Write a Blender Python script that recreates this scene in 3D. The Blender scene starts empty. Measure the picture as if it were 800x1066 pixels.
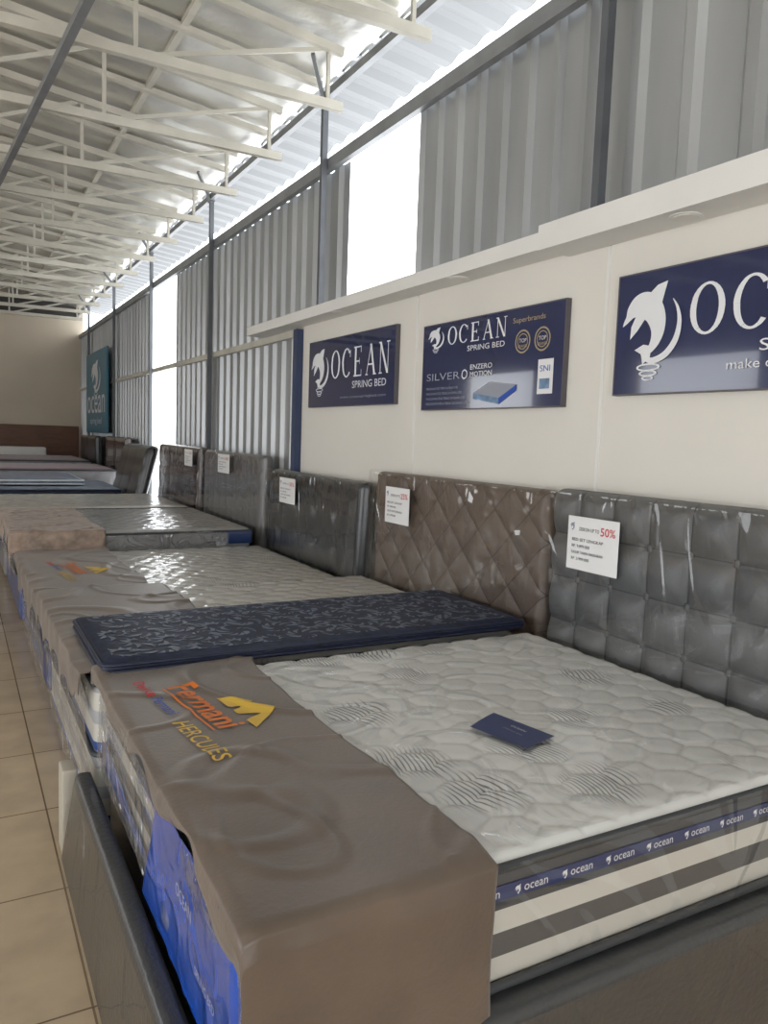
import bpy, bmesh, math, random
import numpy as np
from mathutils import Vector, Matrix, noise, geometry
random.seed(4)
SC=bpy.context.scene; COL=SC.collection
PI=math.pi
XW=2.62      # right wall plane (camera stands at x=0,y=0)
# ------------------------------------------------------------------ camera
FPX=803.; TH=math.radians(29.15); PP=math.radians(5.48); RR=0.035; CH=1.6
cd=bpy.data.cameras.new('camera'); cam=bpy.data.objects.new('camera',cd); COL.objects.link(cam)
cd.sensor_fit='VERTICAL'; cd.sensor_height=36; cd.sensor_width=27; cd.lens=36*FPX/1066
Rv=Vector((math.cos(TH),-math.sin(TH),0)); Fv=Vector((math.sin(TH)*math.cos(PP),math.cos(TH)*math.cos(PP),-math.sin(PP)))
Uv=Rv.cross(Fv)
cr,sr=math.cos(RR),math.sin(RR)
Rr=Rv*cr+Uv*sr; Ur=Uv*cr-Rv*sr
cam.matrix_world=Matrix(((Rr.x,Ur.x,-Fv.x,0),(Rr.y,Ur.y,-Fv.y,0),(Rr.z,Ur.z,-Fv.z,CH),(0,0,0,1)))
cd.clip_start=0.05; cd.clip_end=200
SC.camera=cam
# ------------------------------------------------------------------ materials
def nt(name):
    m=bpy.data.materials.new(name); m.use_nodes=True; t=m.node_tree; t.nodes.clear()
    return m,t,t.nodes.new('ShaderNodeOutputMaterial')
def N(t,kind,**kw):
    n=t.nodes.new('ShaderNode'+kind)
    for k,v in kw.items(): setattr(n,k,v)
    return n
def c4(c): return (c[0],c[1],c[2],1)
def coords(t,scale=(1,1,1)):
    tc=N(t,'TexCoord'); mp=N(t,'Mapping'); mp.inputs['Scale'].default_value=scale
    t.links.new(tc.outputs['Object'],mp.inputs['Vector']); return mp.outputs['Vector']
def ramp(t,fac,stops,interp='LINEAR'):
    r=N(t,'ValToRGB'); r.color_ramp.interpolation=interp
    e=r.color_ramp.elements
    e[0].position=stops[0][0]; e[0].color=c4(stops[0][1])
    e[1].position=stops[-1][0]; e[1].color=c4(stops[-1][1])
    for p,c in stops[1:-1]:
        x=e.new(p); x.color=c4(c)
    t.links.new(fac,r.inputs['Fac']); return r.outputs['Color']
def mat(name,col,rough=.5,metal=0,bump=0,bscale=20,var=0,vscale=5,coat=0,sheen=0,stretch=(1,1,1),spec=.5,detail=3,bdist=.01,coatr=.08,colnode=None):
    m,t,o=nt(name); p=N(t,'BsdfPrincipled'); L=t.links.new
    p.inputs['Base Color'].default_value=c4(col); p.inputs['Roughness'].default_value=rough
    p.inputs['Metallic'].default_value=metal; p.inputs['Coat Weight'].default_value=coat; p.inputs['Coat Roughness'].default_value=coatr
    p.inputs['Sheen Weight'].default_value=sheen; p.inputs['Specular IOR Level'].default_value=spec
    L(p.outputs[0],o.inputs[0])
    v=coords(t,stretch)
    if var:
        n=N(t,'TexNoise'); n.inputs['Scale'].default_value=vscale; n.inputs['Detail'].default_value=4; L(v,n.inputs['Vector'])
        cc=ramp(t,n.outputs[0],[(.3,[x*(1-var) for x in col]),(.7,[min(1,x*(1+var)) for x in col])]); L(cc,p.inputs['Base Color'])
    if bump:
        n=N(t,'TexNoise'); n.inputs['Scale'].default_value=bscale; n.inputs['Detail'].default_value=detail; L(v,n.inputs['Vector'])
        b=N(t,'Bump'); b.inputs['Strength'].default_value=bump; b.inputs['Distance'].default_value=bdist; L(n.outputs[0],b.inputs['Height']); L(b.outputs[0],p.inputs['Normal'])
        if coat: L(b.outputs[0],p.inputs['Coat Normal'])
    if colnode: L(colnode(t,v),p.inputs['Base Color'])
    return m
def film(name,tint=(1,1,1),base=.05,edge=.55,milk=0.,scale=9,strength=.6,stretch=(1,1,1),rough=.07,dist=.03,detail=3,crease=0,cscale=4):
    m,t,o=nt(name); L=t.links.new
    v=coords(t,stretch)
    n=N(t,'TexNoise'); n.inputs['Scale'].default_value=scale; n.inputs['Detail'].default_value=detail; n.inputs['Distortion'].default_value=1.2; L(v,n.inputs['Vector'])
    b=N(t,'Bump'); b.inputs['Strength'].default_value=strength; b.inputs['Distance'].default_value=dist; L(n.outputs[0],b.inputs['Height'])
    if crease:
        n2=N(t,'TexNoise'); n2.inputs['Scale'].default_value=cscale; n2.inputs['Detail'].default_value=2; n2.inputs['Distortion'].default_value=.6; L(v,n2.inputs['Vector'])
        rr=ramp(t,n2.outputs[0],[(0,(0,0,0)),(.40,(0,0,0)),(.43,(1,1,1)),(.46,(0,0,0)),(.535,(0,0,0)),(.56,(1,1,1)),(.585,(0,0,0)),(1,(0,0,0))])
        b2=N(t,'Bump'); b2.inputs['Strength'].default_value=crease; b2.inputs['Distance'].default_value=.02; L(rr,b2.inputs['Height']); L(b.outputs[0],b2.inputs['Normal']); b=b2
    lw=N(t,'LayerWeight'); lw.inputs['Blend'].default_value=.25; L(b.outputs[0],lw.inputs['Normal'])
    mr=N(t,'MapRange'); mr.inputs['To Min'].default_value=base; mr.inputs['To Max'].default_value=edge; L(lw.outputs['Facing'],mr.inputs['Value'])
    tr=N(t,'BsdfTransparent'); tr.inputs[0].default_value=c4(tint)
    g=N(t,'BsdfGlossy'); g.inputs['Roughness'].default_value=rough; L(b.outputs[0],g.inputs['Normal'])
    mx=N(t,'MixShader'); L(mr.outputs[0],mx.inputs[0]); L(tr.outputs[0],mx.inputs[1]); L(g.outputs[0],mx.inputs[2])
    out=mx.outputs[0]
    if milk:
        d=N(t,'BsdfDiffuse'); d.inputs[0].default_value=(.70,.71,.73,1)
        m2=N(t,'MixShader'); 
        r=N(t,'MapRange'); r.inputs['From Min'].default_value=.4; r.inputs['From Max'].default_value=.75; r.inputs['To Min'].default_value=milk*.3; r.inputs['To Max'].default_value=min(1,milk*1.8); L(n.outputs[0],r.inputs['Value'])
        L(r.outputs[0],m2.inputs[0]); L(out,m2.inputs[1]); L(d.outputs[0],m2.inputs[2]); out=m2.outputs[0]
    L(out,o.inputs[0]); return m
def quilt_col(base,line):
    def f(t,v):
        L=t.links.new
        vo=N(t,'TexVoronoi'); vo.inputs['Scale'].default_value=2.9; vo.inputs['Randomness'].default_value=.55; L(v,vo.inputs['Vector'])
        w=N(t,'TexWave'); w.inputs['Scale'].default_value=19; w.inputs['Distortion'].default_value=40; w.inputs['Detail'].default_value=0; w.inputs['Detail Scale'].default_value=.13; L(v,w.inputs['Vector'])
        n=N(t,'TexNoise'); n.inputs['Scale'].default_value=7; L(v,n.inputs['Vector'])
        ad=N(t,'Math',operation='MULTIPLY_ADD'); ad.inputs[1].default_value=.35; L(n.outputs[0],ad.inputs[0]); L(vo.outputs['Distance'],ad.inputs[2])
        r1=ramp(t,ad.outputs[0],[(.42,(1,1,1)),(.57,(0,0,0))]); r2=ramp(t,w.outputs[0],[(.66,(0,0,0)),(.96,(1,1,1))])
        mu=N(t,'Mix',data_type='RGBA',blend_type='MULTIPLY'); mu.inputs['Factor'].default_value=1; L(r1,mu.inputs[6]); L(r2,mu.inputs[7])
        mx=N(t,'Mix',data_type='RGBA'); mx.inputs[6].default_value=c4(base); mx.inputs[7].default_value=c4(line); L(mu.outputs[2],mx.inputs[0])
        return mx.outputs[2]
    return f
def bands(total,stops):
    def f(t,v):
        s=N(t,'SeparateXYZ'); t.links.new(v,s.inputs[0]); d=N(t,'Math',operation='DIVIDE'); d.inputs[1].default_value=total; t.links.new(s.outputs[2],d.inputs[0])
        return ramp(t,d.outputs[0],[(a/total,c) for a,c in stops],'CONSTANT')
    return f
def groove_shade(col,W,z1,py,pz,diag,wid):
    # groove shade painted along the quilting lines of a headboard W wide and z1 high
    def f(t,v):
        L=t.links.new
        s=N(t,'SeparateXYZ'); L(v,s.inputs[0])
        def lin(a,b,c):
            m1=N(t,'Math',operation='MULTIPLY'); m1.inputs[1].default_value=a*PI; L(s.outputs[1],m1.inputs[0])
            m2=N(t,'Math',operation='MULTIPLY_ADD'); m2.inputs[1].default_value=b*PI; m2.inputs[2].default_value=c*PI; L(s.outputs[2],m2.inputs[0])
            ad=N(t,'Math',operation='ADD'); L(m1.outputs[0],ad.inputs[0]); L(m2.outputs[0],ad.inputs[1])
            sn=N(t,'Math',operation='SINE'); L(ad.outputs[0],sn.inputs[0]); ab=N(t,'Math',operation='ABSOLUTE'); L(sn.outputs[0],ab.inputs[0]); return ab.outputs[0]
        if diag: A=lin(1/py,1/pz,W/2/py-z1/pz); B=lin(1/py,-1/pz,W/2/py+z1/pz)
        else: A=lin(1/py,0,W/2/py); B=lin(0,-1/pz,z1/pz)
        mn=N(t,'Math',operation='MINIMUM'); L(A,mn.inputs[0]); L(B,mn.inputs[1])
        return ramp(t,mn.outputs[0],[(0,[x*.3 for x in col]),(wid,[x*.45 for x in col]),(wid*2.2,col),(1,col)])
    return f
SLATE=(.055,.06,.068); CREAM=(.62,.605,.55); GREYB=(.09,.09,.092); BLUE=(.015,.07,.30)
m_white=mat('white_paint',(.76,.73,.67),.6,var=.03,vscale=1.2)
m_trim=mat('white_trim',(.79,.78,.75),.5,var=.04,vscale=2)
m_zinc=mat('zinc_sheet',(.43,.445,.455),.38,metal=.6,var=.16,vscale=2,stretch=(1,1,.25),bump=.05,bscale=6)
m_roofw=mat('grey_roof_sheet',(.26,.27,.28),.5)
m_steel=mat('painted_steel',(.13,.14,.155),.45,metal=.3,var=.15,vscale=4)
m_bluesteel=mat('blue_painted_steel',(.035,.055,.12),.4,var=.15,vscale=4)
m_steell=mat('grey_steel',(.26,.27,.28),.45,metal=.3,var=.15,vscale=4)
m_galv=mat('galvanised_steel',(.60,.575,.50),.5,metal=.2,var=.12,vscale=3)
m_foil=mat('foil_insulation',(.72,.71,.67),.36,metal=.85,bump=.35,bscale=2.5,bdist=.05,var=.10,vscale=1.5,detail=4)
m_wood=mat('brown_wood',(.13,.055,.03),.45,var=.2,vscale=3,stretch=(1,6,6))
m_beige=mat('beige_wall',(.60,.52,.41),.7,var=.05,vscale=1)
m_navy=mat('sign_navy',(.022,.033,.10),.10,var=.1,coat=1,coatr=.03)
m_signw=mat('sign_white',(.80,.81,.83),.4)
m_signgrey=mat('sign_grey',(.30,.32,.38),.4)
m_gold=mat('gold_print',(.72,.47,.06),.45)
m_dullgold=mat('dull_gold_print',(.40,.33,.20),.45)
m_orange=mat('orange_print',(.74,.19,.02),.5)
m_red=mat('red_print',(.6,.02,.03),.5)
m_bluep=mat('blue_print',(.02,.08,.42),.5)
m_teal=mat('teal_sign',(.03,.17,.26),.35)
m_alu=mat('sign_edge',(.10,.09,.10),.4)
m_paper=mat('white_paper',(.84,.84,.84),.5)
m_ink=mat('black_ink',(.03,.03,.04),.5)
m_skyblue=mat('picture_blue',(.15,.25,.40),.4,var=.5,vscale=22)
m_velvet=mat('brown_velvet',(.132,.096,.070),.38,sheen=.22,bump=.10,bscale=80,var=.18,vscale=4)
m_velvet2=mat('tan_velvet',(.30,.22,.17),.5,sheen=.2,var=.4,vscale=14)
m_slate=mat('slate_leather',(.045,.047,.05),.35,bump=.25,bscale=60,coat=.5,coatr=.15)
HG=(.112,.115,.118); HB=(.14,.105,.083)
m_hbgrey=mat('slate_fabric',HG,.42,bump=.15,bscale=150,coat=.15,coatr=.25,colnode=groove_shade(HG,1.63,1.39,.205,.205,False,.03))
m_hbbrown=mat('brown_fabric',HB,.42,bump=.15,bscale=150,coat=.15,coatr=.25,colnode=groove_shade(HB,1.76,1.375,.28,.26,True,.03))
m_hbblack=mat('black_leather',(.035,.037,.041),.3,bump=.15,bscale=50,coat=.4)
m_hbsilver=mat('silver_grey_fabric',(.17,.168,.17),.3,coat=.4)
m_hbbrown2=mat('dark_brown_leather',(.075,.056,.052),.22,coat=.6)
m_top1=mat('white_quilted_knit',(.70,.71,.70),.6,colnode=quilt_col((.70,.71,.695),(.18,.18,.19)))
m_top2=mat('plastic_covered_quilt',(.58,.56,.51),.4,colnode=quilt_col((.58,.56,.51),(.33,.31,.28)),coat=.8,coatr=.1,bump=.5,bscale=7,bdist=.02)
m_top3=mat('dull_quilt',(.38,.37,.36),.3,coat=.8,bump=.5,bscale=6,bdist=.02)
m_blueknit=mat('grey_blue_quilt',(.16,.2,.27),.4,coat=.3,var=.3,vscale=9)
m_maroon=mat('maroon_cloth',(.13,.045,.07),.6,var=.3,vscale=6,sheen=.3)
m_damask=mat('navy_damask',(.014,.022,.055),.5,spec=.35,var=.5,vscale=30)
m_leafp=mat('pale_leaf_weave',(.17,.20,.26),.5,var=.3,vscale=20)
m_navyside=mat('navy_border',(.010,.016,.042),.45,var=.3,vscale=20)
m_side1=mat('banded_border',CREAM,.5,colnode=bands(.30,[(0,SLATE),(.015,CREAM),(.080,GREYB),(.137,CREAM),(.19,SLATE),(.299,SLATE)]),coat=.3,bump=.2,bscale=9,bdist=.02)
m_side2=mat('cream_border',CREAM,.45,colnode=bands(.30,[(0,BLUE),(.06,CREAM),(.13,(.42,.43,.45)),(.18,CREAM),(.25,(.35,.36,.38)),(.299,(.3,.3,.3))]),coat=.4)
m_side3=mat('grey_border',(.24,.24,.25),.4,coat=.5,var=.2)
m_side4=mat('blue_border',(.02,.06,.25),.35,coat=.5,var=.4,vscale=6)
m_tape=mat('dark_tape',(.045,.05,.056),.5)
m_ribbon=mat('navy_ribbon',(.017,.035,.13),.35)
m_bluewrap=mat('blue_plastic',(.012,.085,.50),.25,bump=.45,bscale=6,bdist=.03,var=.25,vscale=5,coat=.8,detail=2)
m_cream=mat('cream_board',(.50,.46,.38),.5,var=.08)
m_film=film('clear_film',base=.03,edge=.34,scale=3.2,strength=.28,dist=.03,detail=1.5,rough=.08,crease=.55,cscale=1.6)
m_filmhb=film('clear_film_headboard',base=.06,edge=.45,scale=2.4,strength=.36,stretch=(1,1.6,.6),detail=1,rough=.04,crease=.20,cscale=1.5)
m_filmfoot=film('milky_film',base=.14,edge=.7,milk=.08,scale=4,strength=.8,detail=2,crease=.9,cscale=5,rough=.05)
m_filmdark=film('clear_film_base',base=.05,edge=.35,scale=2,strength=.35,detail=1,rough=.08,crease=.25,cscale=1.5)
m_lens=mat('lamp_lens',(.75,.73,.68),.3)
m_dark=mat('dark_void',(.05,.045,.04),.8)
def tile_col(t,v):
    L=t.links.new
    g=N(t,'NewGeometry'); mp=N(t,'Mapping'); mp.inputs['Location'].default_value=(-.31,-2.745,0); L(g.outputs['Position'],mp.inputs['Vector'])
    b=N(t,'TexBrick'); b.offset=0; b.squash=1
    b.inputs['Scale'].default_value=1; b.inputs['Brick Width'].default_value=.63; b.inputs['Row Height'].default_value=.63; b.inputs['Mortar Size'].default_value=.0035
    b.inputs['Color1'].default_value=(.58,.465,.325,1); b.inputs['Color2'].default_value=(.54,.425,.295,1); b.inputs['Mortar'].default_value=(.20,.14,.09,1); b.inputs['Mortar Smooth'].default_value=.1
    L(mp.outputs[0],b.inputs['Vector'])
    n=N(t,'TexNoise'); n.inputs['Scale'].default_value=5; n.inputs['Detail'].default_value=6; L(g.outputs['Position'],n.inputs['Vector'])
    r=ramp(t,n.outputs[0],[(.3,(.86,.86,.86)),(.7,(1.08,1.06,1.04))])
    mu=N(t,'Mix',data_type='RGBA',blend_type='MULTIPLY'); mu.inputs[0].default_value=1; L(b.outputs[0],mu.inputs[6]); L(r,mu.inputs[7])
    return mu.outputs[2]
m_tile=mat('beige_floor_tile',(.45,.33,.2),.14,colnode=tile_col)
# ------------------------------------------------------------------ mesh helpers
WL={}
class MB:
    def __init__(s): s.V=[]; s.F=[]
    def box(s,x0,x1,y0,y1,z0,z1):
        i=len(s.V)
        s.V+=[Vector(p) for p in ((x0,y0,z0),(x1,y0,z0),(x1,y1,z0),(x0,y1,z0),(x0,y0,z1),(x1,y0,z1),(x1,y1,z1),(x0,y1,z1))]
        s.F+=[tuple(i+k for k in f) for f in ((0,3,2,1),(4,5,6,7),(0,1,5,4),(1,2,6,5),(2,3,7,6),(3,0,4,7))]; return s
    def beam(s,p,q,w,h,up=(0,0,1)):
        p=Vector(p);q=Vector(q);d=(q-p).normalized();u=Vector(up)
        if abs(d.dot(u))>.98:u=Vector((0,1,0))
        a=d.cross(u).normalized();b=a.cross(d).normalized();i=len(s.V)
        for c in (p,q):
            for sx,sz in ((-1,-1),(1,-1),(1,1),(-1,1)): s.V.append(c+a*sx*w/2+b*sz*h/2)
        s.F+=[tuple(i+k for k in f) for f in ((0,1,2,3),(7,6,5,4),(0,4,5,1),(1,5,6,2),(2,6,7,3),(3,7,4,0))]; return s
    def grid(s,fn,nu,nv):
        i=len(s.V)
        for a in range(nu+1):
            for b in range(nv+1): s.V.append(Vector(fn(a/nu,b/nv)))
        for a in range(nu):
            for b in range(nv):
                k=i+a*(nv+1)+b; s.F.append((k,k+nv+1,k+nv+2,k+1))
        return s
    def tube(s,pts,r,closed=False,n=8):
        pts=[Vector(p) for p in pts]; i=len(s.V); m=len(pts)
        for k,p in enumerate(pts):
            if closed: d=pts[(k+1)%m]-pts[k-1]
            else: d=pts[min(k+1,m-1)]-pts[max(k-1,0)]
            d.normalize(); u=Vector((0,0,1)) if abs(d.z)<.95 else Vector((1,0,0))
            a=d.cross(u).normalized(); b=a.cross(d)
            for j in range(n): s.V.append(p+a*r*math.cos(2*PI*j/n)+b*r*math.sin(2*PI*j/n))
        for k in range(m if closed else m-1):
            for j in range(n):
                k2=(k+1)%m; s.F.append((i+k*n+j,i+k*n+(j+1)%n,i+k2*n+(j+1)%n,i+k2*n+j))
        if not closed:
            s.F.append(tuple(i+j for j in range(n))[::-1]); s.F.append(tuple(i+(m-1)*n+j for j in range(n)))
        return s
    def rbox(s,lo,hi,r,n,disp=None):
        ax=[]
        for k in range(3):
            L=hi[k]-lo[k]; rr=min(r,L/2-1e-4)
            pts=[0,.3*rr,.65*rr,rr]; m=max(1,n[k])
            pts+=[rr+(L-2*rr)*j/m for j in range(1,m)]+[L-rr,L-.65*rr,L-.3*rr,L]; ax.append([lo[k]+p for p in pts])
        key={}
        lo=Vector(lo);hi=Vector(hi)
        def vid(p,axis,sg):
            kk=(round(p[0],5),round(p[1],5),round(p[2],5))
            if kk in key: return key[kk]
            inn=Vector([min(max(p[k],lo[k]+min(r,(hi[k]-lo[k])/2-1e-4)),hi[k]-min(r,(hi[k]-lo[k])/2-1e-4)) for k in range(3)])
            d=Vector(p)-inn; q=inn+d.normalized()*min(r,min(hi-lo)/2) if d.length>1e-6 else Vector(p)
            if disp: q=disp(q,axis,sg,lo,hi)
            s.V.append(q); key[kk]=len(s.V)-1; return key[kk]
        for axis in range(3):
            a,b=[k for k in range(3) if k!=axis]
            for sg in (0,1):
                c=(lo if sg==0 else hi)[axis]
                idx=[]
                for u in ax[a]:
                    row=[]
                    for v in ax[b]:
                        p=[0,0,0]; p[axis]=c; p[a]=u; p[b]=v; row.append(vid(p,axis,sg))
                    idx.append(row)
                for i in range(len(idx)-1):
                    for j in range(len(idx[0])-1):
                        s.F.append((idx[i][j],idx[i+1][j],idx[i+1][j+1],idx[i][j+1]))
        return s
    def build(s,name,m,parent=None,smooth=False,closed=True,origin=None):
        V=s.V
        if origin is None:
            xs=[v.x for v in V];ys=[v.y for v in V];zs=[v.z for v in V]
            origin=Vector(((min(xs)+max(xs))/2,(min(ys)+max(ys))/2,min(zs)))
        me=bpy.data.meshes.new(name); me.from_pydata([v-origin for v in V],[],s.F)
        if closed:
            b=bmesh.new(); b.from_mesh(me); bmesh.ops.recalc_face_normals(b,faces=b.faces); b.to_mesh(me); b.free()
        if smooth: me.shade_smooth()
        me.materials.append(m); me.update()
        return link(name,me,parent,origin)
def link(name,me,parent,origin):
    o=bpy.data.objects.new(name,me); COL.objects.link(o)
    pl=WL[parent.name] if parent else Vector((0,0,0))
    o.parent=parent; o.location=Vector(origin)-pl; WL[o.name]=Vector(origin); return o
def thing(name,label,cat,loc,group=None):
    o=bpy.data.objects.new(name,None); COL.objects.link(o); o.location=loc; o.empty_display_size=.1
    WL[o.name]=Vector(loc); return tag(o,label,cat,group)
def tag(o,label,cat,group=None):
    o['label']=label;o['category']=cat
    if group:o['group']=group
    return o
def struct(o): o['kind']='structure'; return o
def text_mesh(s,bold=0):
    cu=bpy.data.curves.new('t','FONT'); cu.body=s; cu.resolution_u=3; cu.offset=bold
    ob=bpy.data.objects.new('t',cu); COL.objects.link(ob); bpy.context.view_layer.update()
    me=bpy.data.meshes.new_from_object(ob.evaluated_get(bpy.context.evaluated_depsgraph_get()))
    bpy.data.objects.remove(ob); bpy.data.curves.remove(cu); return me
def lettering(s,p0,ux,uy,w,h,mt,parent,name='lettering',conform=None,bold=0,lift=.005):
    me=text_mesh(s,bold)
    vs=[v.co for v in me.vertices]
    x0=min(v.x for v in vs);x1=max(v.x for v in vs);y0=min(v.y for v in vs);y1=max(v.y for v in vs)
    p0=Vector(p0);ux=Vector(ux);uy=Vector(uy)
    if conform:
        bm_=bmesh.new(); bm_.from_mesh(me); bmesh.ops.triangulate(bm_,faces=bm_.faces)
        bmesh.ops.subdivide_edges(bm_,edges=bm_.edges,cuts=2); bm_.to_mesh(me); bm_.free()
    for v in me.vertices:
        a=(v.co.x-x0)/(x1-x0)*w; b=(v.co.y-y0)/(y1-y0)*h
        p=p0+ux*a+uy*b
        if conform: p.z=conform(p.x,p.y)+lift
        v.co=p-p0
    me.name=name; me.materials.clear(); me.materials.append(mt)
    return link(name,me,parent,p0)
def flat(polys,p0,ux,uy,w,h,mt,parent,name,conform=None):
    mb=MB(); p0=Vector(p0);ux=Vector(ux);uy=Vector(uy); nn=ux.cross(uy)
    for ip,poly in enumerate(polys):
        i=len(mb.V)
        for a,b in poly:
            p=p0+ux*a*w+uy*b*h
            if conform: p.z=conform(p.x,p.y)+.005
            else: p=p+nn*(.00025*(ip%6))
            mb.V.append(p)
        if len(poly)<=4: mb.F.append(tuple(range(i,i+len(poly))))
        else:
            for tr in geometry.tessellate_polygon([[Vector((a,b,0)) for a,b in poly]]): mb.F.append(tuple(i+k for k in tr))
    return mb.build(name,mt,parent,closed=False)
def ring(cx,cy,rx,ry,ix,iy,a0=0,a1=360,n=28):
    out=[]
    for k in range(n):
        a=math.radians(a0+(a1-a0)*k/n);b=math.radians(a0+(a1-a0)*(k+1)/n)
        out.append([(cx+rx*math.cos(a),cy+ry*math.sin(a)),(cx+rx*math.cos(b),cy+ry*math.sin(b)),(cx+ix*math.cos(b),cy+iy*math.sin(b)),(cx+ix*math.cos(a),cy+iy*math.sin(a))])
    return out
def R4(x0,y0,x1,y1): return [(x0,y0),(x1,y0),(x1,y1),(x0,y1)]
def DG(x0,y0,x1,y1,w): return [(x0-w/2,y0),(x0+w/2,y0),(x1+w/2,y1),(x1-w/2,y1)]
def serif_word():
    O=ring(.5,.5,.5,.5,.32,.45)
    C=ring(.5,.5,.5,.5,.32,.45,42,318)+[R4(.84,.68,.90,.92)]
    E=[R4(.12,0,.30,1),R4(.02,.95,.78,1),R4(.73,.78,.78,1),R4(.2,.48,.62,.53),R4(.58,.40,.62,.61),R4(.02,0,.82,.05),R4(.77,0,.82,.22)]
    A=[DG(.10,0,.50,1,.06),DG(.86,0,.48,1,.17),R4(.26,.32,.72,.37),R4(0,0,.24,.04),R4(.72,0,1.02,.04)]
    Nn=[R4(.14,0,.20,1),R4(.82,0,.88,1),DG(.82,0,.16,1,.17),R4(.02,0,.32,.04),R4(.70,.96,1.0,1),R4(0,.96,.22,1)]
    out=[]
    for k,l in enumerate((O,C,E,A,Nn)):
        wk=.17; x0=k*.2075
        for p in l: out.append([(x0+a*wk,b) for a,b in p])
    return out
def catmull(P,n=6):
    out=[]
    for i in range(len(P)-1):
        p0=P[max(i-1,0)];p1=P[i];p2=P[i+1];p3=P[min(i+2,len(P)-1)]
        for k in range(n):
            t=k/n
            out.append(tuple(.5*((2*b)+(c-a)*t+(2*a-5*b+4*c-d)*t*t+(-a+3*b-3*c+d)*t**3) for a,b,c,d in zip(p0,p1,p2,p3)))
    out.append(P[-1]); return out
def sweep(P):
    Q=catmull(P); L=[];R_=[]
    for i,(x,y,w) in enumerate(Q):
        a=Q[max(i-1,0)];b=Q[min(i+1,len(Q)-1)]; dx,dy=b[0]-a[0],b[1]-a[1]; l=math.hypot(dx,dy) or 1
        L.append((x-dy/l*w,y+dx/l*w)); R_.append((x+dy/l*w,y-dx/l*w))
    return [L+R_[::-1]]
DOLPH=(sweep([(.02,.54,.006),(.06,.585,.03),(.11,.64,.05),(.17,.715,.10),(.28,.775,.145),(.41,.77,.165),(.53,.69,.16),(.60,.57,.14),(.62,.44,.11),(.59,.32,.08),(.52,.22,.05),(.45,.16,.028)])
  +[[(.44,.90),(.58,1.0),(.74,1.03),(.70,.90),(.66,.76)],[(.26,.68),(.17,.52),(.16,.36),(.28,.46),(.40,.60)],[(.54,.25),(.40,.28),(.25,.22),(.37,.16),(.40,.03),(.52,.11)]])
SPRING=ring(.50,-.01,.20,.05,.165,.028)+ring(.50,-.085,.15,.04,.115,.022)+ring(.50,-.145,.10,.03,.07,.015)
def logo(p0,ux,uy,w,h,parent,mt):
    polys=DOLPH+sweep([(.36,.20,.010),(.42,.12,.026),(.56,.07,.038),(.76,.13,.044),(.91,.29,.044),(.96,.50,.034),(.92,.68,.020),(.84,.80,.006)])+SPRING
    return flat(polys,p0,ux,uy,w,h,mt,parent,'dolphin_emblem')
UY=Vector((0,-1,0)); UZ=Vector((0,0,1))
# ------------------------------------------------------------------ shell
struct(MB().box(-6,XW+.1,-3,20.1,-.1,0).build('floor',m_tile))
mb=MB(); seams=[-3,-.7,1.0,2.67,4.34,6.22]
for a,b in zip(seams[:-1],seams[1:]): mb.box(XW,XW+.06,a+.004,b-.004,0,2.52)
mb.box(XW+.008,XW+.055,-3,6.22,0,2.52)
struct(mb.build('wall_right',m_white))
k=1
for y in seams[2:-1]:
    struct(MB().box(XW-.005,XW,y-.009,y+.009,0,2.5).build('trim_%d'%k,m_trim)); k+=1
struct(MB().box(2.42,XW+.02,-3,2.94,2.505,2.62).build('trim_%d'%k,m_trim)); k+=1
struct(MB().box(2.45,XW+.02,2.945,7.2,2.52,2.60).build('trim_%d'%k,m_trim)); k+=1
def cladding(y0,y1,z0,z1,x,pitch=.2,depth=.035,prof_=((0,0),(.45,0),(.55,1),(.9,1))):
    prof=[];y=y0
    while y<y1-1e-6:
        for f,d in prof_:
            yy=y+f*pitch
            if yy<y1: prof.append((yy,d*depth))
        prof.append((min(y+pitch*.9999,y1),0)) ; y+=pitch
    m=MB(); n=len(prof)
    for z in (z0,z1):
        for yy,d in prof: m.V.append(Vector((x-d,yy,z)))
    for j in range(n-1): m.F.append((j,j+1,n+j+1,n+j))
    return struct(m.build('wall_right',m_zinc,closed=False))
NP=((0,0),(.62,0),(.70,1),(.88,1))
cladding(-3,2.78,2.60,3.73,2.70,.30,prof_=NP); cladding(2.78,4.49,2.60,3.73,2.70,.22,prof_=NP)
cladding(5.60,10.9,2.49,3.73,2.72,.24); cladding(6.22,10.9,0,2.52,2.70,.24)
cladding(12.6,19.95,0,3.73,2.70,.24)
struct(MB().box(2.62,2.67,-3,20,3.70,3.79).build('trim_%d'%k,m_steell)); k+=1
struct(MB().box(2.63,2.67,6.25,19.95,2.46,2.52).build('trim_%d'%k,m_galv)); k+=1
struct(MB().box(2.56,2.67,6.22,6.30,0,2.5).build('trim_%d'%k,m_bluesteel)); k+=1
struct(MB().box(2.56,2.61,-3,20,4.21,4.27).build('trim_%d'%k,m_steell)); k+=1
struct(MB().box(-6,XW+.1,19.95,20.1,0,5.6).build('wall_back',m_beige))
struct(MB().box(-6,2.6,19.86,19.95,.85,1.62).build('trim_%d'%k,m_wood)); k+=1
struct(MB().box(-6,2.6,19.9,19.95,4.2,4.5).build('trim_%d'%k,m_dark)); k+=1
wl=MB()
for y0,y1,z0,z1 in ((-3,-1,0,5.6),(-1,5,3.5,5.6),(5,8,0,5.6),(8,10.5,0,1),(8,10.5,3.2,5.6),(10.5,13.5,0,5.6),(13.5,16,0,1),(13.5,16,3.2,5.6),(16,20.1,0,5.6)): wl.box(-6.1,-6,y0,y1,z0,z1)
struct(wl.build('wall_left_unseen',m_beige))  # out of view; added with window openings to shape light and reflections
wf=MB()
for x0,x1,z0,z1 in ((-6,-4.5,0,5.6),(-4.5,1.0,3.0,5.6),(1.0,2.7,0,5.6)): wf.box(x0,x1,-3.1,-3,z0,z1)
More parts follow.
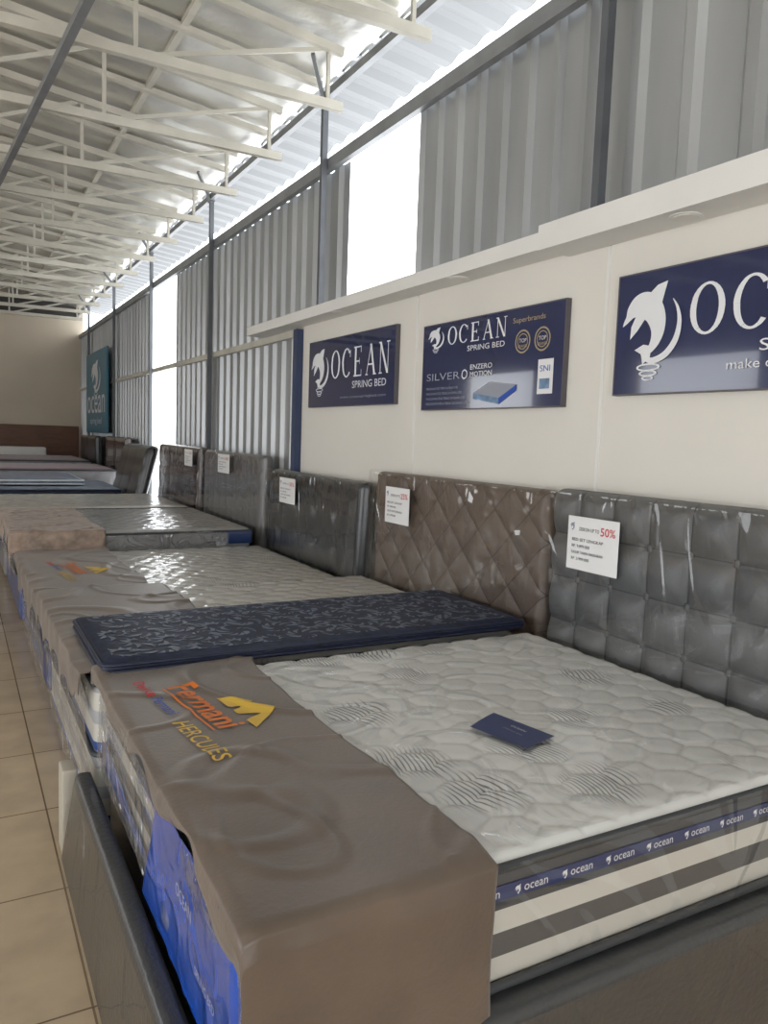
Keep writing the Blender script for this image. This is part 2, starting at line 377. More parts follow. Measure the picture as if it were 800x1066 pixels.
struct(wf.build('wall_front_unseen',m_beige))  # unseen wall behind the camera, added to hold back daylight around one opening
def rz(x): return 4.42+(2.6-x)*.12
def rf(u,v):
    x=-6+u*8.68; y=-3+v*23.1
    return (x,y,rz(x)+.012*noise.noise(Vector((x*1.2,y*1.6,0))))
struct(MB().grid(rf,40,110).build('ceiling',m_foil,closed=False,smooth=True))
m=MB();ys=[-3+.075*i for i in range(308)]
for x in (2.66,3.20):
    for i,y in enumerate(ys): m.V.append(Vector((x,y,rz(x)-.03+(.03 if i%4<2 else 0))))
for i in range(307): m.F.append((i,i+1,308+i+1,308+i))
struct(m.build('ceiling',m_roofw,closed=False))
# ------------------------------------------------------------------ steel frame
ORD=['nearest','second','third','fourth','fifth','sixth','seventh','eighth','ninth','tenth','eleventh','twelfth','thirteenth','fourteenth','fifteenth']
for i in range(6):
    y=2.74+3.09*i
    z0=2.62 if y<6 else 0
    t=thing('steel_post','dark square steel wall post, %s from the camera along the right wall'%ORD[i],'post',(2.59,y,z0),'steel wall posts')
    MB().box(2.57,2.615,y-.022,y+.022,z0,4.2).build('shaft',m_steel,t)
    MB().box(2.56,2.618,y-.05,y+.05,4.19,4.205).build('cap_plate',m_steel,t)
    MB().beam((2.59,y,4.19),(2.35,y-.3,4.40),.028,.028).build('brace',m_steell,t)
TX0,TX1=2.5,-5.6
def make_truss(y,label):
    t=thing('roof_truss',label,'roof truss',(TX0,y,3.95),'galvanised roof trusses')
    zb=3.98
    MB().box(TX1,TX0,y-.024,y+.024,zb-.032,zb-.028).box(TX1,TX0,y-.026,y-.022,zb-.032,zb+.032).box(TX1,TX0,y-.024,y+.024,zb+.028,zb+.032).build('bottom_chord',m_galv,t)
    MB().beam((TX0,y,rz(TX0)-.07),(TX1,y,rz(TX1)-.07),.04,.06).build('top_chord',m_galv,t)
    x=TX0-.1
    MB().beam((x,y+.03,zb),(x,y+.03,rz(x)-.07),.025,.025).build('web',m_galv,t)
    while x>TX1+1.6:
        a=(x,y+.03,rz(x)-.07); b=(x-1.35,y+.03,zb); c=(x-1.35,y+.03,rz(x-1.35)-.07)
        MB().beam(a,b,.02,.03).build('web',m_galv,t); MB().beam(b,c,.02,.03,up=(1,0,0)).build('web',m_galv,t)
        x-=1.35
    return t
tr=make_truss(1.73,'white steel lattice roof truss, nearest to the camera')
kids=list(tr.children)
for i in range(1,15):
    c=tr.copy(); COL.objects.link(c); c.location=(TX0,1.73+1.2*i,3.95); c['label']='white steel lattice roof truss, %s from the camera'%ORD[i]
    for ch in kids:
        d=ch.copy(); COL.objects.link(d); d.parent=c
for i in range(14):
    y=2.33+1.2*i
    tag(MB().beam((2.6,y,rz(2.6)-.04),(-5.8,y,rz(-5.8)-.04),.06,.045).build('roof_batten',m_galv),'straight pale roof batten against the foil, %s from the camera'%ORD[i],'roof batten','roof battens')
for i,x in enumerate((-4.0,-2.6,-1.2,.2,1.5)):
    tag(MB().beam((x,-1,rz(x)-.02),(x,19.9,rz(x)-.02),.05,.04).build('roof_purlin',m_galv),'long galvanised purlin under foil roof, %s from the right wall'%ORD[4-i].replace('nearest','first'),'purlin','roof purlins')
tag(MB().beam((.995,0,3.92),(-.37,19.7,3.92),.05,.05).build('steel_beam',m_steell),'long grey steel tie beam running under the roof trusses','beam')
for y,l in ((2.17,'round recessed downlight in ledge above the largest navy sign'),(3.75,'round recessed downlight in ledge above the middle navy sign'),(5.3,'round recessed downlight in ledge above the smallest navy sign')):
    zz=2.505 if y<2.94 else 2.52
    t=thing('downlight',l,'downlight',(2.52,y,zz),'recessed downlights')
    MB().tube([(2.52,y,zz-.004),(2.52,y,zz+.001)],.065,n=28).build('rim',m_trim,t); MB().tube([(2.52,y,zz-.007),(2.52,y,zz-.003)],.05,n=28).build('lens',m_lens,t)
# ------------------------------------------------------------------ signs
def sign(y1,y0,z0,z1,label):
    x=XW-.03
    t=thing('wall_sign',label,'sign',(x,(y0+y1)/2,z0))
    MB().box(x,XW-.001,y0,y1,z0,z1).build('board',m_navy,t)
    w=y1-y0
    m_=MB(); 
    for a in ((y0-.006,y0,z0,z1),(y1,y1+.006,z0,z1),(y0-.006,y1+.006,z0-.006,z0),(y0-.006,y1+.006,z1,z1+.006)): m_.box(x-.002,XW-.001,a[0],a[1],a[2],a[3])
    m_.build('edge_trim',m_alu,t)
    return t,(lambda s,q:Vector((x-.003,y1-s*w,z0+q*(z1-z0)))),w,z1-z0
t,P,w,h=sign(2.566,1.12,1.83,2.34,'largest, nearest navy sign with white dolphin emblem, cut off by photo edge')
logo(P(.02,.22),UY,UZ,.225*w,.66*h,t,m_signw)
flat(serif_word(),P(.27,.43),UY,UZ,.66*w,.40*h,m_signw,t,'lettering')
lettering('SPRING BED',P(.492,.27),UY,UZ,.40*w,.085*h,m_signw,t); lettering('make c',P(.40,.15),UY,UZ,.13*w,.07*h,m_signw,t)
t,P,w,h=sign(6.0,4.56,1.835,2.355,'navy wall sign with white lettering, farthest of the three navy signs')
logo(P(.03,.26),UY,UZ,.24*w,.60*h,t,m_signw)
flat(serif_word(),P(.30,.40),UY,UZ,.65*w,.42*h,m_signw,t,'lettering')
lettering('SPRING BED',P(.56,.24),UY,UZ,.36*w,.10*h,m_signw,t); lettering('www.oceanspringbed.com',P(.42,.09),UY,UZ,.5*w,.05*h,m_signgrey,t)
t,P,w,h=sign(4.2,2.91,1.787,2.297,'middle navy wall sign crowded with gold medals and small pictures')
logo(P(.04,.71),UY,UZ,.14*w,.25*h,t,m_signw)
flat(serif_word(),P(.21,.74),UY,UZ,.44*w,.21*h,m_signw,t,'lettering')
lettering('SPRING BED',P(.37,.64),UY,UZ,.27*w,.06*h,m_signw,t)
lettering('SILVER',P(.04,.34),UY,UZ,.28*w,.085*h,m_signgrey,t); lettering('ENZERO',P(.40,.43),UY,UZ,.16*w,.055*h,m_signw,t); lettering('MOTION',P(.40,.35),UY,UZ,.16*w,.055*h,m_signw,t)
flat(ring(.5,.5,.5,.5,.36,.36),P(.335,.33),UY,UZ,.045*w,.11*h,m_signw,t,'round_mark')
for j in range(4): lettering('MENGGUNAKAN PEGAS TERBAIK DAN BAHAN LATEX',P(.04,.05+.06*j),UY,UZ,(.36-.03*j)*w,.028*h,m_signgrey,t)
lettering('Superbrands',P(.69,.84),UY,UZ,.20*w,.07*h,m_dullgold,t)
for s_ in (.71,.83):
    flat(ring(.5,.5,.5,.5,.43,.43)+ring(.5,.5,.34,.34,.30,.30),P(s_,.54),UY,UZ,.095*w,.24*h,m_dullgold,t,'medal')
    lettering('TOP',P(s_+.025,.65),UY,UZ,.045*w,.04*h,m_signw,t); lettering('BRAND',P(s_+.02,.60),UY,UZ,.055*w,.03*h,m_dullgold,t)
flat([R4(0,0,1,1)],P(.86,.12),UY,UZ,.09*w,.34*h,m_paper,t,'certificate')
q=P(.873,.17); q.x-=.002; flat([R4(0,0,1,1)],q,UY,UZ,.06*w,.10*h,m_skyblue,t,'picture')
q=P(.873,.34); q.x-=.002; lettering('SNI',q,UY,UZ,.06*w,.06*h,m_bluep,t)
flat([[(0,.55),(.40,1),(1,.80),(.62,.28)]],P(.43,.03),UY,UZ,.30*w,.25*h,m_signgrey,t,'mattress_picture_top')
flat([[(0,.55),(.62,.28),(.62,.02),(0,.30)]],P(.43,.03),UY,UZ,.30*w,.25*h,m_skyblue,t,'mattress_picture_side'); flat([[(.62,.28),(1,.80),(1,.56),(.62,.02)]],P(.43,.03),UY,UZ,.30*w,.25*h,m_bluep,t,'mattress_picture_side')
t=thing('hanging_banner','tall teal banner with white lettering near the far end of the wall','banner',(2.52,17.2,1.5))
MB().box(2.53,2.56,15.5,18.1,1.5,3.15).build('board',m_teal,t)
lettering('ocean',(2.525,17.9,1.9),UY,UZ,2.2,.36,m_signw,t); logo((2.525,17.4,2.3),UY,UZ,1.2,.65,t,m_signw); lettering('spring bed',(2.525,17.5,1.65),UY,UZ,1.4,.16,m_signw,t)
# ------------------------------------------------------------------ headboards
def sm(x): x=min(1,max(0,x)); return x*x*(3-2*x)
def headboard(y0,y1,zv,z1,xf,th,style,mt,label,lean=0,filmed=True,res=.02,rad=.035):
    z0=0
    t=thing('headboard',label,'headboard',(xf+th/2,(y0+y1)/2,z0),'headboards along the right wall')
    def H(y,z):
        if style=='biscuit':
            p=.205; u=(y-y0)/p; v=(z1-z)/p
            a=abs(math.sin(PI*u)); b=abs(math.sin(PI*v))
            return .018*(min(a,b)**.3)+.032*(a*b)**.6
        if style=='diamond':
            u=(y-y0)/.28+(z-z1)/.26; v=(y-y0)/.28-(z-z1)/.26
            return .018*(min(abs(math.sin(PI*u)),abs(math.sin(PI*v)))**.4)
        if style=='small':
            return .016*(min(abs(math.sin(PI*(y-y0)/.21)),abs(math.sin(PI*(z-z1)/.15)))**.35)
        if style=='panel':
            e=min(y-y0,y1-y,z-z0,z1-z); g=-.028*math.exp(-((e-.11)/.016)**2)
            q=0
            if e>.12:
                u=(y-y0)/((y1-y0)/5); v=(z1-z)/.25
                q=.018*(1-math.exp(-(((u-round(u))*1.5)**2+((v-round(v))*1.0)**2)*9))
            return .02+g+q
        if style=='rows':
            return .026*(abs(math.sin(PI*(z1-z)/.27))**.3)*(abs(math.sin(PI*(y-y0)/((y1-y0)/3)))**.15)
        return .03*(abs(math.sin(PI*(y-y0)/((y1-y0)/2)))**.3)
    def disp(p,ax,sg,lo,hi):
        q=p.copy()
        if ax==0 and sg==0:
            e=min(p.y-y0,y1-p.y,p.z-z0,z1-p.z); q.x-=H(p.y,p.z)*sm(e/.05)
        return q
    mb=MB(); mb.rbox((xf,y0,z0),(xf+th,y1,z1),rad,(2,int((y1-y0)/res),int((z1-z0)/res)),disp)
    def ln(V):
        for v in V: v.x-= lean*(z1-v.z)
    ln(mb.V); mb.build('padded_panel',mt,t,smooth=True,origin=Vector((xf,(y0+y1)/2,0)))
    if style=='biscuit':
        for i in range(1,8):
            for j in range(1,4):
                y=y0+.205*i; z=z1-.205*j
                if y>y1-.05: continue
                b=MB(); b.rbox((xf-.018,y-.015,z-.015),(xf-.002,y+.015,z+.015),.007,(1,1,1)); b.build('button',mt,t,smooth=True)
    if style=='panel':
        for i in range(1,5):
            for z in (z1-.25,z1-.50):
                y=y0+(y1-y0)*i/5; b=MB(); b.rbox((xf-.030,y-.014,z-.014),(xf-.014,y+.014,z+.014),.008,(1,1,1)); ln(b.V); b.build('button',mt,t,smooth=True)
    if filmed:
        sd=y0*3
        def fw(u,v):
            y=y1+.008-u*(y1-y0+.016); L=(z1-zv)
            s=v*(L+.10)
            if s<L: z=zv+s; x=xf-.060
            else: z=z1+.012; x=xf-.060+(s-L)*1.2
            top=math.exp(-((z1-z)/.07)**2)
            sw=abs(math.sin((y-y0)*9.5+.6*math.sin(y*5)))
            w_=-.014*top*(1-sw)**2+noise.noise(Vector((y*1.6+sd,z*1.2,0)))*.004+noise.noise(Vector((y*13+sd,z*4,3)))*.007*top
            x+=w_*(1 if s<L else .2)
            if s<L: x=min(x, xf-.054)
            z+= .006*noise.noise(Vector((y*9,sd,1))) if s>L-.02 else 0
            return (x-lean*(z1-z),y,z)
        MB().grid(fw,160,60).build('plastic_cover',m_filmhb,t,smooth=True,closed=False)
    return t
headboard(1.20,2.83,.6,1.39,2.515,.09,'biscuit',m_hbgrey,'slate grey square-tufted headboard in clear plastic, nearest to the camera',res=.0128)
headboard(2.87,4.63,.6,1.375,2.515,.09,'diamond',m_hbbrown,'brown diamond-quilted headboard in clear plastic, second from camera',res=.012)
headboard(4.74,6.58,.5,1.29,2.49,.10,'panel',m_hbblack,'glossy black framed headboard with buttons, third from camera',lean=.04,res=.025,rad=.048)
headboard(6.68,8.60,.5,1.40,2.46,.09,'small',m_hbsilver,'silver grey headboard with small square quilting in plastic, fourth from camera',lean=.02,res=.03)
headboard(8.72,10.7,.5,1.42,2.44,.09,'rows',m_hbbrown2,'shiny dark brown panelled headboard, fifth from camera',lean=.02,res=.04)
headboard(10.9,12.7,.5,1.38,2.34,.16,'rows',m_hbblack,'slanted black leather headboard with thick pads, below the far bright gap',lean=.25,filmed=False,res=.05,rad=.078)
headboard(13.1,15.0,.4,1.46,2.44,.10,'two',m_hbbrown2,'dark brown two-panel headboard, second from the back wall',filmed=False,res=.05)
headboard(16.0,18.1,.4,1.44,2.42,.10,'two',m_hbblack,'small looking black headboard nearest the back wall',filmed=False,res=.05)
def card(y0,y1,z0,z1,x,label,pct,lines):
    t=thing('price_card',label,'price card',(x,(y0+y1)/2,z0),'price cards on headboards')
    MB().box(x-.001,x+.001,y0,y1,z0,z1).build('sheet',m_paper,t)
    w=y1-y0;h=z1-z0; P=lambda s,q:Vector((x-.0025,y1-s*w,z0+q*h))
    lettering(pct,P(.66,.70),UY,UZ,.28*w,.15*h,m_red,t,bold=.005)
    lettering(lines[0],P(.24,.74),UY,UZ,.39*w,.065*h,m_ink,t)
    flat(DOLPH,P(.05,.72),UY,UZ,.12*w,.16*h,m_signgrey,t,'emblem')
    for j,l in enumerate(lines[1:]): lettering(l,P(.10,.54-.12*j),UY,UZ,(.62 if j%2==0 else .36)*w,.055*h,m_ink,t,bold=.004)
L1=['DISKON UP TO','BED SET LENGKAP','RP. 9.899.000','KASUR TANPA SANDARAN','RP. 5.999.000']
card(2.34,2.65,1.04,1.28,2.446,'largest white price card on the slate grey tufted headboard','50%',L1)
card(4.07,4.37,1.06,1.29,2.446,'white price card on the brown diamond-quilted headboard','25%',L1)
card(5.82,6.16,1.03,1.24,2.41,'white price card on the glossy black framed headboard','35%',L1)
card(7.46,7.84,1.19,1.38,2.38,'white price card on the silver grey headboard','20%',L1)
card(8.76,9.1,1.20,1.39,2.36,'white price card on the shiny dark brown headboard','20%',L1)
# ------------------------------------------------------------------ beds
def hexpuff(X,Y,a=.15,b=.105,amp=.012):
    Xw=X+.012*np.sin(Y*14)+.012*np.sin(X*9+Y*5); Yw=Y+.010*np.sin(X*13+1)+.005*np.sin(Y*31+X*17)
    best=np.full(X.shape,9.);sec=np.full(X.shape,9.)
    r=np.floor(Yw/b)
    for dr in (-1,0,1,2):
        row=r+dr; off=np.where(np.mod(row,2)==0,0,.5)
        c=np.floor(Xw/a-off)
        for dc in (-1,0,1,2):
            cx=(c+dc+off)*a; cy=row*b
            d=np.sqrt(((Xw-cx)*.85)**2+(Yw-cy)**2)
            nb=np.minimum(best,d); sec=np.minimum(sec,np.maximum(best,d)); best=nb
    e=np.clip((sec-best)/.05,0,1)
    return amp*(e**.33)
def roundloop(x0,x1,y0,y1,z,r):
    pts=[]
    for cx,cy,a0 in ((x1-r,y1-r,0),(x0+r,y1-r,90),(x0+r,y0+r,180),(x1-r,y0+r,270)):
        for k in range(6):
            a=math.radians(a0+18*k); pts.append((cx+r*math.cos(a),cy+r*math.sin(a),z))
    return pts
def mattress(label,x0,x1,y0,y1,zb,zt,side,top,tape,res=.012,style='hex',group='display mattresses',name='mattress'):
    t=thing('mattress',label,'mattress',((x0+x1)/2,(y0+y1)/2,zb),group)
    MB().rbox((x0,y0,zb),(x1,y1,zt-.022),.045 if zt-zb>.12 else .02,(12,10,4)).build('border',side,t,smooth=True)
    nx=int((x1-x0)/res);ny=int((y1-y0)/res)
    U=np.linspace(0,1,nx+1);Vv=np.linspace(0,1,ny+1); X,Y=np.meshgrid(x0+.004+U*(x1-x0-.008),y0+.004+Vv*(y1-y0-.008),indexing='ij')
    e=np.minimum(np.minimum(X-x0,x1-X),np.minimum(Y-y0,y1-Y)); ed=np.clip(e/.06,0,1); dome=np.sqrt(1-(1-ed)**2)
    if style=='hex': q=hexpuff(X,Y)
    else: q=0*X
    Z=zt-.035+.022*dome+q*np.clip(e/.03,0,1)
    m_=MB(); m_.V=[Vector((a,b,c)) for a,b,c in zip(X.ravel(),Y.ravel(),Z.ravel())]
    for a in range(nx):
        for b in range(ny):
            k_=a*(ny+1)+b; m_.F.append((k_,k_+ny+1,k_+ny+2,k_+1))
    m_.build('quilted_top',top,t,smooth=True,closed=False)
    for z in (zt-.03,zb+.012): MB().tube(roundloop(x0-.003,x1+.003,y0-.003,y1+.003,z,.05),.011 if zt-zb>.12 else .008,True).build('piping',tape,t,smooth=True)
    return t
def base(label,x0,x1,y0,y1,z1,mt,zb=.05):
    t=thing('divan',label,'bed base',((x0+x1)/2,(y0+y1)/2,0),'divan bed bases')
    MB().rbox((x0,y0,zb),(x1,y1,z1),.03,(10,8,3)).build('upholstered_box',mt,t,smooth=True)
    for a in (x0+.1,x1-.1):
        for b in (y0+.1,y1-.1): MB().tube([(a,b,0),(a,b,zb+.02)],.025,n=10).build('leg',m_ink,t)
    return t
def footwrap(t,x0,y0,y1,z0,z1,mt,name='plastic_wrap',amp=.008,sd=0,slope=0):
    def f(u,v):
        y=y0-.01+u*(y1-y0+.02); z=z0+v*(z1-z0)
        n=noise.noise(Vector((y*3+sd,z*5,sd)))+.4*noise.noise(Vector((y*9+sd,z*12,sd+4)))
        return (x0-.014-amp-amp*n+slope*z,y,z)
    return MB().grid(f,90,30).build(name,mt,t,smooth=True,closed=False)
def sidewrap(t,y0,x0,x1,z0,z1,mt,sd=0,amp=.006):
    def f(u,v):
        x=x0+u*(x1-x0); z=z0+v*(z1-z0)
        n=noise.noise(Vector((x*2+sd,z*6,sd)))+.4*noise.noise(Vector((x*8+sd,z*16,sd+4)))
        return (x,y0-.004-amp-amp*n,z)
    return MB().grid(f,110,30).build('plastic_wrap',mt,t,smooth=True,closed=False)
FX=.46; HX=2.42
B1=base('slate leather divan base under the nearest white mattress',.475,HX+.01,1.195,2.86,.375,m_slate,zb=.012)
sidewrap(B1,1.195,.5,HX,.02,.36,m_filmdark,3,.003)
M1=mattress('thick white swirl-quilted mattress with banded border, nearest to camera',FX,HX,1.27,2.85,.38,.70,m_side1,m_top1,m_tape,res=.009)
MB().rbox((FX+.03,1.264,.594),(HX-.03,1.272,.630),.003,(20,1,1)).build('ribbon',m_ribbon,M1,smooth=True)
w0=None
for i in range(11):
    x=.96+.137*i
    if x>2.32: break
    if w0 is None:
        w0=lettering('ocean',(x,1.2620,.605),(1,0,0),UZ,.068,.014,m_signw,M1); d0=flat(DOLPH,(x-.027,1.2620,.601),(1,0,0),UZ,.022,.022,m_signw,M1,'emblem')
    else:
        for s_ in (w0,d0):
            c=s_.copy(); COL.objects.link(c); c.location=s_.location+Vector((.137*i,0,0))
sidewrap(M1,1.262,.9,HX-.02,.385,.68,m_film,11,.003)
def tf(u,v):
    x=FX+.02+u*(HX-FX-.04); y=1.28+v*(2.82-1.28)
    cr_=max(0,.05-abs(noise.noise(Vector((x*1.5+y,y*1.5-x*.6,9)))))/.05
    return (x,y,.7030+.0015*noise.noise(Vector((x*3,y*3,1)))+.003*cr_)
MB().grid(tf,110,100).build('plastic_cover',m_film,M1,smooth=True,closed=False)
def bw(u,v):
    s=u*.72; z=.345+v*.345
    n=.005*noise.noise(Vector((s*5,z*4,2)))+.003*max(0,.10-abs(noise.noise(Vector((s*6+z*4,z*7-s*3,7)))))/.10
    x0=FX-.030; y0=1.256; r=.04
    if s<.60: return (x0-n,1.89-s+.16*(1-v)*max(0,1-s/.3),z)
    a=(s-.60)/.063
    if a<1:
        a*=PI/2; return (x0+r-r*math.cos(a)-n*(1-a/PI*2),y0+r-r*math.sin(a),z)
    return (x0+r+(s-.663),y0,z)
MB().grid(bw,100,40).build('blue_corner_wrap',m_bluewrap,M1,smooth=True,closed=False)
def bb(u,v):
    y=2.84-u*.95; z=.385+v*(.07+.03*math.sin(u*5+1))
    return (FX-.012,y,z)
MB().grid(bb,40,4).build('blue_print_band',m_bluewrap,M1,smooth=True,closed=False)
for y,z,s_,w_,h_ in ((2.60,.62,'OCEAN',.20,.04),(2.25,.57,'OCEAN',.20,.04),(2.75,.53,'SPRING BED',.25,.03),(2.15,.51,'SPRING BED',.25,.03)):
    lettering(s_,(FX-.006,y,z),UY,UZ,w_,h_,m_bluep,M1)
footwrap(M1,FX,1.24,2.84,.385,.685,m_filmfoot,sd=1,amp=.012)
for y,z,s_,w_,h_ in ((1.66,.56,'OCEAN',.13,.03),(1.50,.47,'SPRING BED',.14,.02)):
    lettering(s_,(FX-.040,y,z),UY,UZ,w_,h_,m_signgrey,M1)
t_=thing('padded_panel','low dark leather padded panel in plastic, leaning along the nearest bed foot','panel',(.36,2.0,0))
pm=MB().rbox((.315,1.0,.0),(.375,2.94,.33),.02,(1,20,4))
for v in pm.V: v.x+=.16*v.z
pm.build('padding',m_slate,t_,smooth=True)
footwrap(t_,.322,1.0,2.94,.01,.32,m_filmdark,sd=31,amp=.004,slope=.16)
tag(MB().rbox((.325,2.96,.0),(.38,3.07,.33),.008,(1,2,2)).build('cream_board',m_cream,smooth=True),'small cream board standing at the far end of the dark padded panel','board')
B2=base('wrapped bed base under the mattress that carries the navy mattress',.45,HX,2.99,4.58,.345,m_side2)
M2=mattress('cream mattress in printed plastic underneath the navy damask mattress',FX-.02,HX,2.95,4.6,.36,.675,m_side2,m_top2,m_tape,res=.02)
for y,z,s_ in ((4.3,.5,'OCEAN'),(3.7,.46,'OCEAN'),(3.3,.52,'OCEAN')): lettering(s_,(FX-.026,y,z),UY,UZ,.25,.05,m_ink,M2)
footwrap(M2,FX-.02,2.97,4.6,.365,.66,m_filmfoot,sd=7,amp=.012); footwrap(B2,.45,2.99,4.58,.06,.34,m_filmfoot,sd=9)
ND=mattress('thin dark navy damask mattress lying across the second bed',.455,2.42,2.88,3.66,.698,.765,m_navyside,m_damask,m_navyside,res=.03,style='sq')
lf=MB()
def leaf(cx,cy,a,L,W):
    i=len(lf.V); n=6; up=[];dn=[]
    for k in range(n+1):
        s=k/n; w=W*math.sin(PI*s**.8)*.5; bend=.18*L*math.sin(PI*s)
        up.append((s*L,bend+w)); dn.append((s*L,bend-w*.6))
    pts=up+dn[::-1][1:-1]
    for px,py in pts: 
        X=cx+px*math.cos(a)-py*math.sin(a); Y=cy+px*math.sin(a)+py*math.cos(a)
        X=min(max(X,.50),2.375); Y=min(max(Y,2.92),3.62)
        lf.V.append(Vector((X,Y,.7545)))
    lf.F.append(tuple(range(i,i+len(pts))))
rr=random.Random(11)
for i in range(13):
    for j in range(5):
        cx=.56+i*.145+(.072 if j%2 else 0)+rr.uniform(-.01,.01); cy=2.975+j*.148+rr.uniform(-.008,.008)
        if cx>2.37: continue
        a0=rr.uniform(0,2*PI); sg=rr.choice((-1,1))
        for k in range(7):
            a=a0+sg*k*.58; d=.008+.007*k
            leaf(cx+d*math.cos(a),cy+d*math.sin(a),a+sg*.6,.042+.006*k,.024)
        for k in range(4):
            a=a0+sg*(4.2+k*.5); leaf(cx+.045*math.cos(a),cy+.045*math.sin(a),a+sg*1.3,.04,.014)
lf.build('leaf_pattern',m_leafp,ND,closed=False)
B3=base('blue wrapped bed base before the glossy black headboard',.45,2.38,4.77,6.43,.305,m_side4)
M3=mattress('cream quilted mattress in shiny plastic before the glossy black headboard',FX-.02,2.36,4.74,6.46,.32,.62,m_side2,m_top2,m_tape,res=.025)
for y in (6.2,5.4): lettering('OCEAN',(FX-.026,y,.45),UY,UZ,.4,.08,m_bluep,M3)
footwrap(M3,FX-.02,4.74,6.46,.325,.60,m_filmfoot,sd=12,amp=.012); footwrap(B3,.45,4.77,6.43,.06,.30,m_filmfoot,sd=14)
B4=base('blue wrapped bed base under the grey mattress with blue corner',.43,2.34,6.62,8.45,.405,m_side4)
M4=mattress('dull grey plastic covered mattress with blue corner, before silver grey headboard',FX-.05,2.32,6.6,8.5,.42,.76,m_side3,m_top3,m_tape,res=.03)
MB().rbox((2.10,6.580,.62),(2.322,6.60,.73),.009,(4,1,2)).build('blue_corner',mat('deep_blue_wrap',(.012,.035,.13),.3,coat=.5),M4,smooth=True)
footwrap(M4,FX-.05,6.6,8.5,.43,.74,m_filmfoot,sd=17); sidewrap(M4,6.6,.9,2.08,.55,.74,m_filmfoot,21,.006)
base('bed base of the fifth bed, wrapped in plastic',.42,2.34,8.72,10.45,.40,m_side3)
mattress('pale plastic covered mattress before the shiny dark brown headboard',.38,2.32,8.7,10.5,.42,.76,m_side2,m_top2,m_tape,res=.04)
base('blue bed base of the sixth bed by the far bright gap',.3,2.0,10.92,12.5,.42,m_side4)
mattress('navy sided mattress before the slanted black leather headboard',.25,1.98,10.9,12.55,.44,.80,m_navyside,m_blueknit,m_navyside,res=.05)
mattress('light grey blue thin mattress stacked on the navy sided one',-.2,1.55,11.3,12.9,.81,.90,m_blueknit,m_blueknit,m_paper,res=.05)
base('dark base of the seventh bed',.2,2.3,13.1,14.9,.48,m_side3)
mattress('maroon covered mattress before the two-panel brown headboard',.1,2.3,13.1,14.95,.5,.95,m_side3,m_maroon,m_tape,res=.06)
base('dark base of the bed nearest the back wall',.0,2.3,15.8,18.2,.48,m_side3)
mattress('maroon and grey mattress nearest the back wall',-.2,2.3,15.8,18.3,.5,.98,m_side3,m_maroon,m_tape,res=.08)
tag(MB().rbox((-.6,19.0,.0),(1.8,19.5,1.12),.03,(4,2,2)).build('white_counter',m_trim,smooth=True),'white low counter in front of the back wall wood panel','counter')
# ------------------------------------------------------------------ bed runners
def runner(label,yf,yn,x0,x1,zt,hang,foot,mt,sd,nearhang_off=.012,res=.012):
    def Hh(x,y):
        n=noise.noise(Vector((x*2.2+y*.6+sd,y*1.3-x,sd)))
        def rg(v,w):
            q=max(0,w-abs(v))/w; return q*q*(3-2*q)
        r=rg(noise.noise(Vector((x*1.6+y*1.6,y*1.5-x*1.4+sd,sd+2))),.12)
        r2=rg(noise.noise(Vector((x*1.2-y*2,y*1.0+x*2+sd,sd+6))),.08)
        return zt+.009+.005*max(0,n+.2)+.009*r+.006*r2
    W=x1-x0; Ltop=yf-yn; L=Ltop+hang; Tot=W+foot
    name_long=foot>.1
    def f(u,v):
        s=u*L; q=v*Tot
        wob=.012*math.sin(s*5+sd)+.018*noise.noise(Vector((s*5,sd,0)))
        if q<W: x=x1+wob*(1-v)-q; dx=0
        else: x=x0-.014; dx=(q-W)*(1+1.1*noise.noise(Vector((s*4,sd,2))))
        if s<Ltop: y=yf-s+.01*math.sin(q*9+sd); dz=0
        else: y=yn-nearhang_off; dz=s-Ltop
        z=Hh(x,y)
        c=min(1,dz/.05)
        if dz>0:
            z=zt+.008-dz
            fold=.5+.5*math.sin(x*21+2.2*noise.noise(Vector((x*3,dz*1.5,sd)))+dz*1.5)
            y-=.003+.018*(.5+noise.noise(Vector((x*5+sd,dz*.9,1))))*c+.016*fold*min(1,dz/.35)
            z-=.01*math.sin(x*8)*c; x+=.012*noise.noise(Vector((dz*5,x*3,sd)))*c
        if dx>0:
            z-=dx; x-=.010+.018*(.5+noise.noise(Vector((s*5+sd,dx*4,3))))*min(1,dx/.03)
            if name_long: x-=.022
        return (x,y,z)
    t=thing('bed_runner',label,'bed runner',((x0+x1)/2,(yf+yn)/2,zt),'velvet bed runners')
    b=MB().grid(f,int(L/res),int(Tot/res)).build('cloth',mt,t,smooth=True,closed=False)
    mod=b.modifiers.new('thick','SOLIDIFY'); mod.thickness=.0025; mod.offset=1
    return t,Hh
t,Hh=runner('brown velvet runner with gold lettering draped over nearest mattress foot',2.98,1.265,FX,1.0,.70,.50,.05,m_velvet,1.3,nearhang_off=.028,res=.009)
def mountain(P,ux,uy,w,h,mt,t,Hh):
    mb=MB(); n=30
    def top(x): 
        a=.68*x/.26 if x<.26 else .68-(x-.26)*1.6
        b=(x-.20)/.38 if x<.58 else (1-x)/.42
        return max(0,a,b)
    def bot(x): return max(0,.34-abs(x-.38)*6,.50-abs(x-.66)*5)
    p0=P
    for i in range(n):
        xa,xb=i/n,(i+1)/n
        for j in range(6):
            q=[]
            for xx,jj in ((xa,j),(xb,j),(xb,j+1),(xa,j+1)):
                b_,t_=bot(xx),max(top(xx),bot(xx)+.001); v=b_+(t_-b_)*jj/6
                p=p0+ux*xx*w+uy*v*h; p.z=Hh(p.x,p.y)+.005; q.append(p)
            k_=len(mb.V); mb.V+=q; mb.F.append((k_,k_+1,k_+2,k_+3))
    mb.build('mountain_emblem',mt,t,closed=False)
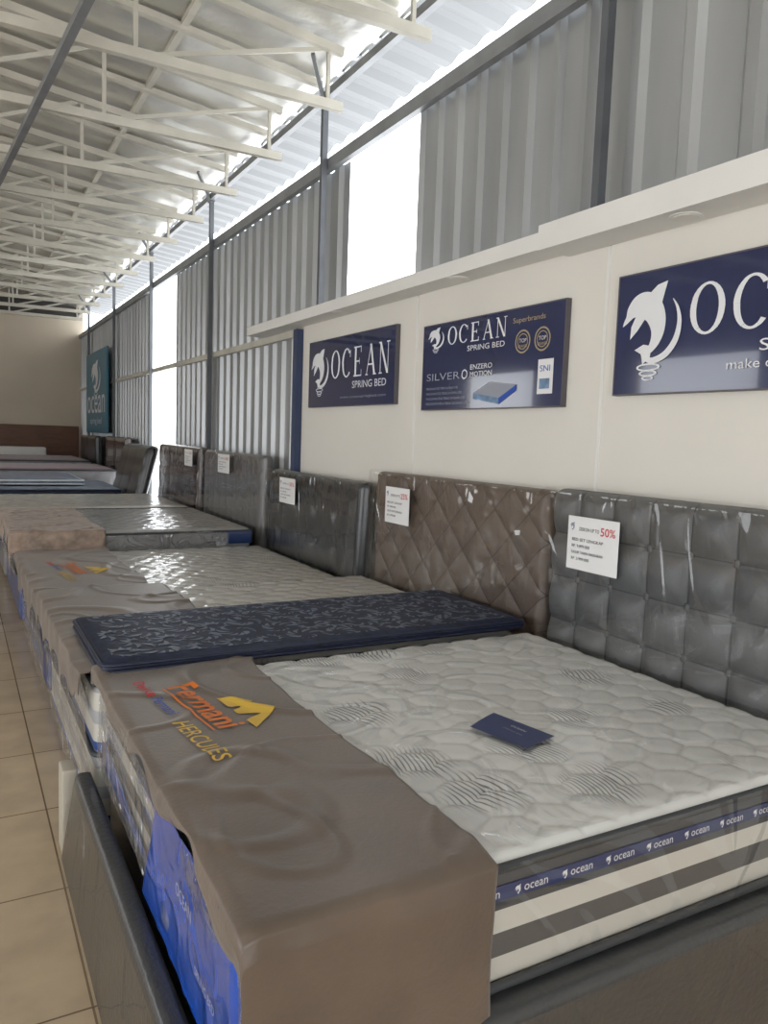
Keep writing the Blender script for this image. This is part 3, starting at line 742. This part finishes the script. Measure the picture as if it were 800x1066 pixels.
def logos(t,Hh,y0,x0,k=1):
    ux=Vector((.12,-1,0)).normalized(); uy=Vector((1,.12,0)).normalized()
    P=lambda a,b:Vector((x0,y0,0))+ux*a*k+uy*b*k
    lettering('Deluxe',P(-.02,.0),ux,uy,.17*k,.04*k,m_red,t,conform=Hh,bold=.01)
    lettering('Fermani',P(.17,.0),ux,uy,.17*k,.04*k,m_bluep,t,conform=Hh,bold=.01)
    lettering('HERCULES',P(.42,-.02),ux,uy,.32*k,.055*k,m_gold,t,conform=Hh,bold=.005)
    lettering('Fermani',P(.09,.085),ux,uy,.44*k,.095*k,m_orange,t,conform=Hh,bold=.02,lift=.006)
    flat([R4(j/12,0,(j+1)/12,1) for j in range(12)],P(.09,.068),ux,uy,.44*k,.007*k,m_orange,t,'underline',conform=Hh)
    mountain(P(.27,.19),ux,uy,.30*k,.14*k,m_gold,t,Hh)
logos(t,Hh,2.70,.53)
t,Hh=runner('brown velvet runner partly under the navy mattress',4.66,3.0,FX-.02,1.08,.676,.0,.14,m_velvet,5.1)
t,Hh=runner('brown velvet runner with gold emblem on foot of the third bed',6.52,4.70,FX-.02,1.06,.62,.0,.14,m_velvet,8.4)
logos(t,Hh,5.9,.55)
t,Hh=runner('tan patterned runner on the foot of the fourth bed',8.5,6.57,FX-.05,1.05,.765,.16,.16,m_velvet2,11.2)
t=thing('leaflet','dark blue leaflet lying on the nearest white mattress','leaflet',(1.50,1.82,.704))
def lq(u,v):
    a=Vector((1.447,1.69,0)); b=Vector((1.395,1.90,0)); c=Vector((1.54,1.97,0)); d=Vector((1.59,1.73,0))
    p=a*(1-u)*(1-v)+b*(1-u)*v+c*u*v+d*u*(1-v)
    return (p.x,p.y,.711+.003*math.sin(u*3)*v)
MB().grid(lq,8,6).build('card',m_ribbon,t,closed=False)
lettering('OCEAN',(1.505,1.84,.7175),(.14,-.98,0),(.98,.14,0),.06,.012,m_signw,t); lettering('SPRING BED',(1.475,1.84,.7175),(.14,-.98,0),(.98,.14,0),.08,.008,m_signgrey,t)
# ------------------------------------------------------------------ light
W=bpy.data.worlds.new('world'); SC.world=W; W.use_nodes=True
bg=W.node_tree.nodes['Background']; bg.inputs[0].default_value=(.95,.975,1,1); bg.inputs[1].default_value=3.7
SC.view_settings.view_transform='Standard'
SC.view_settings.exposure=0
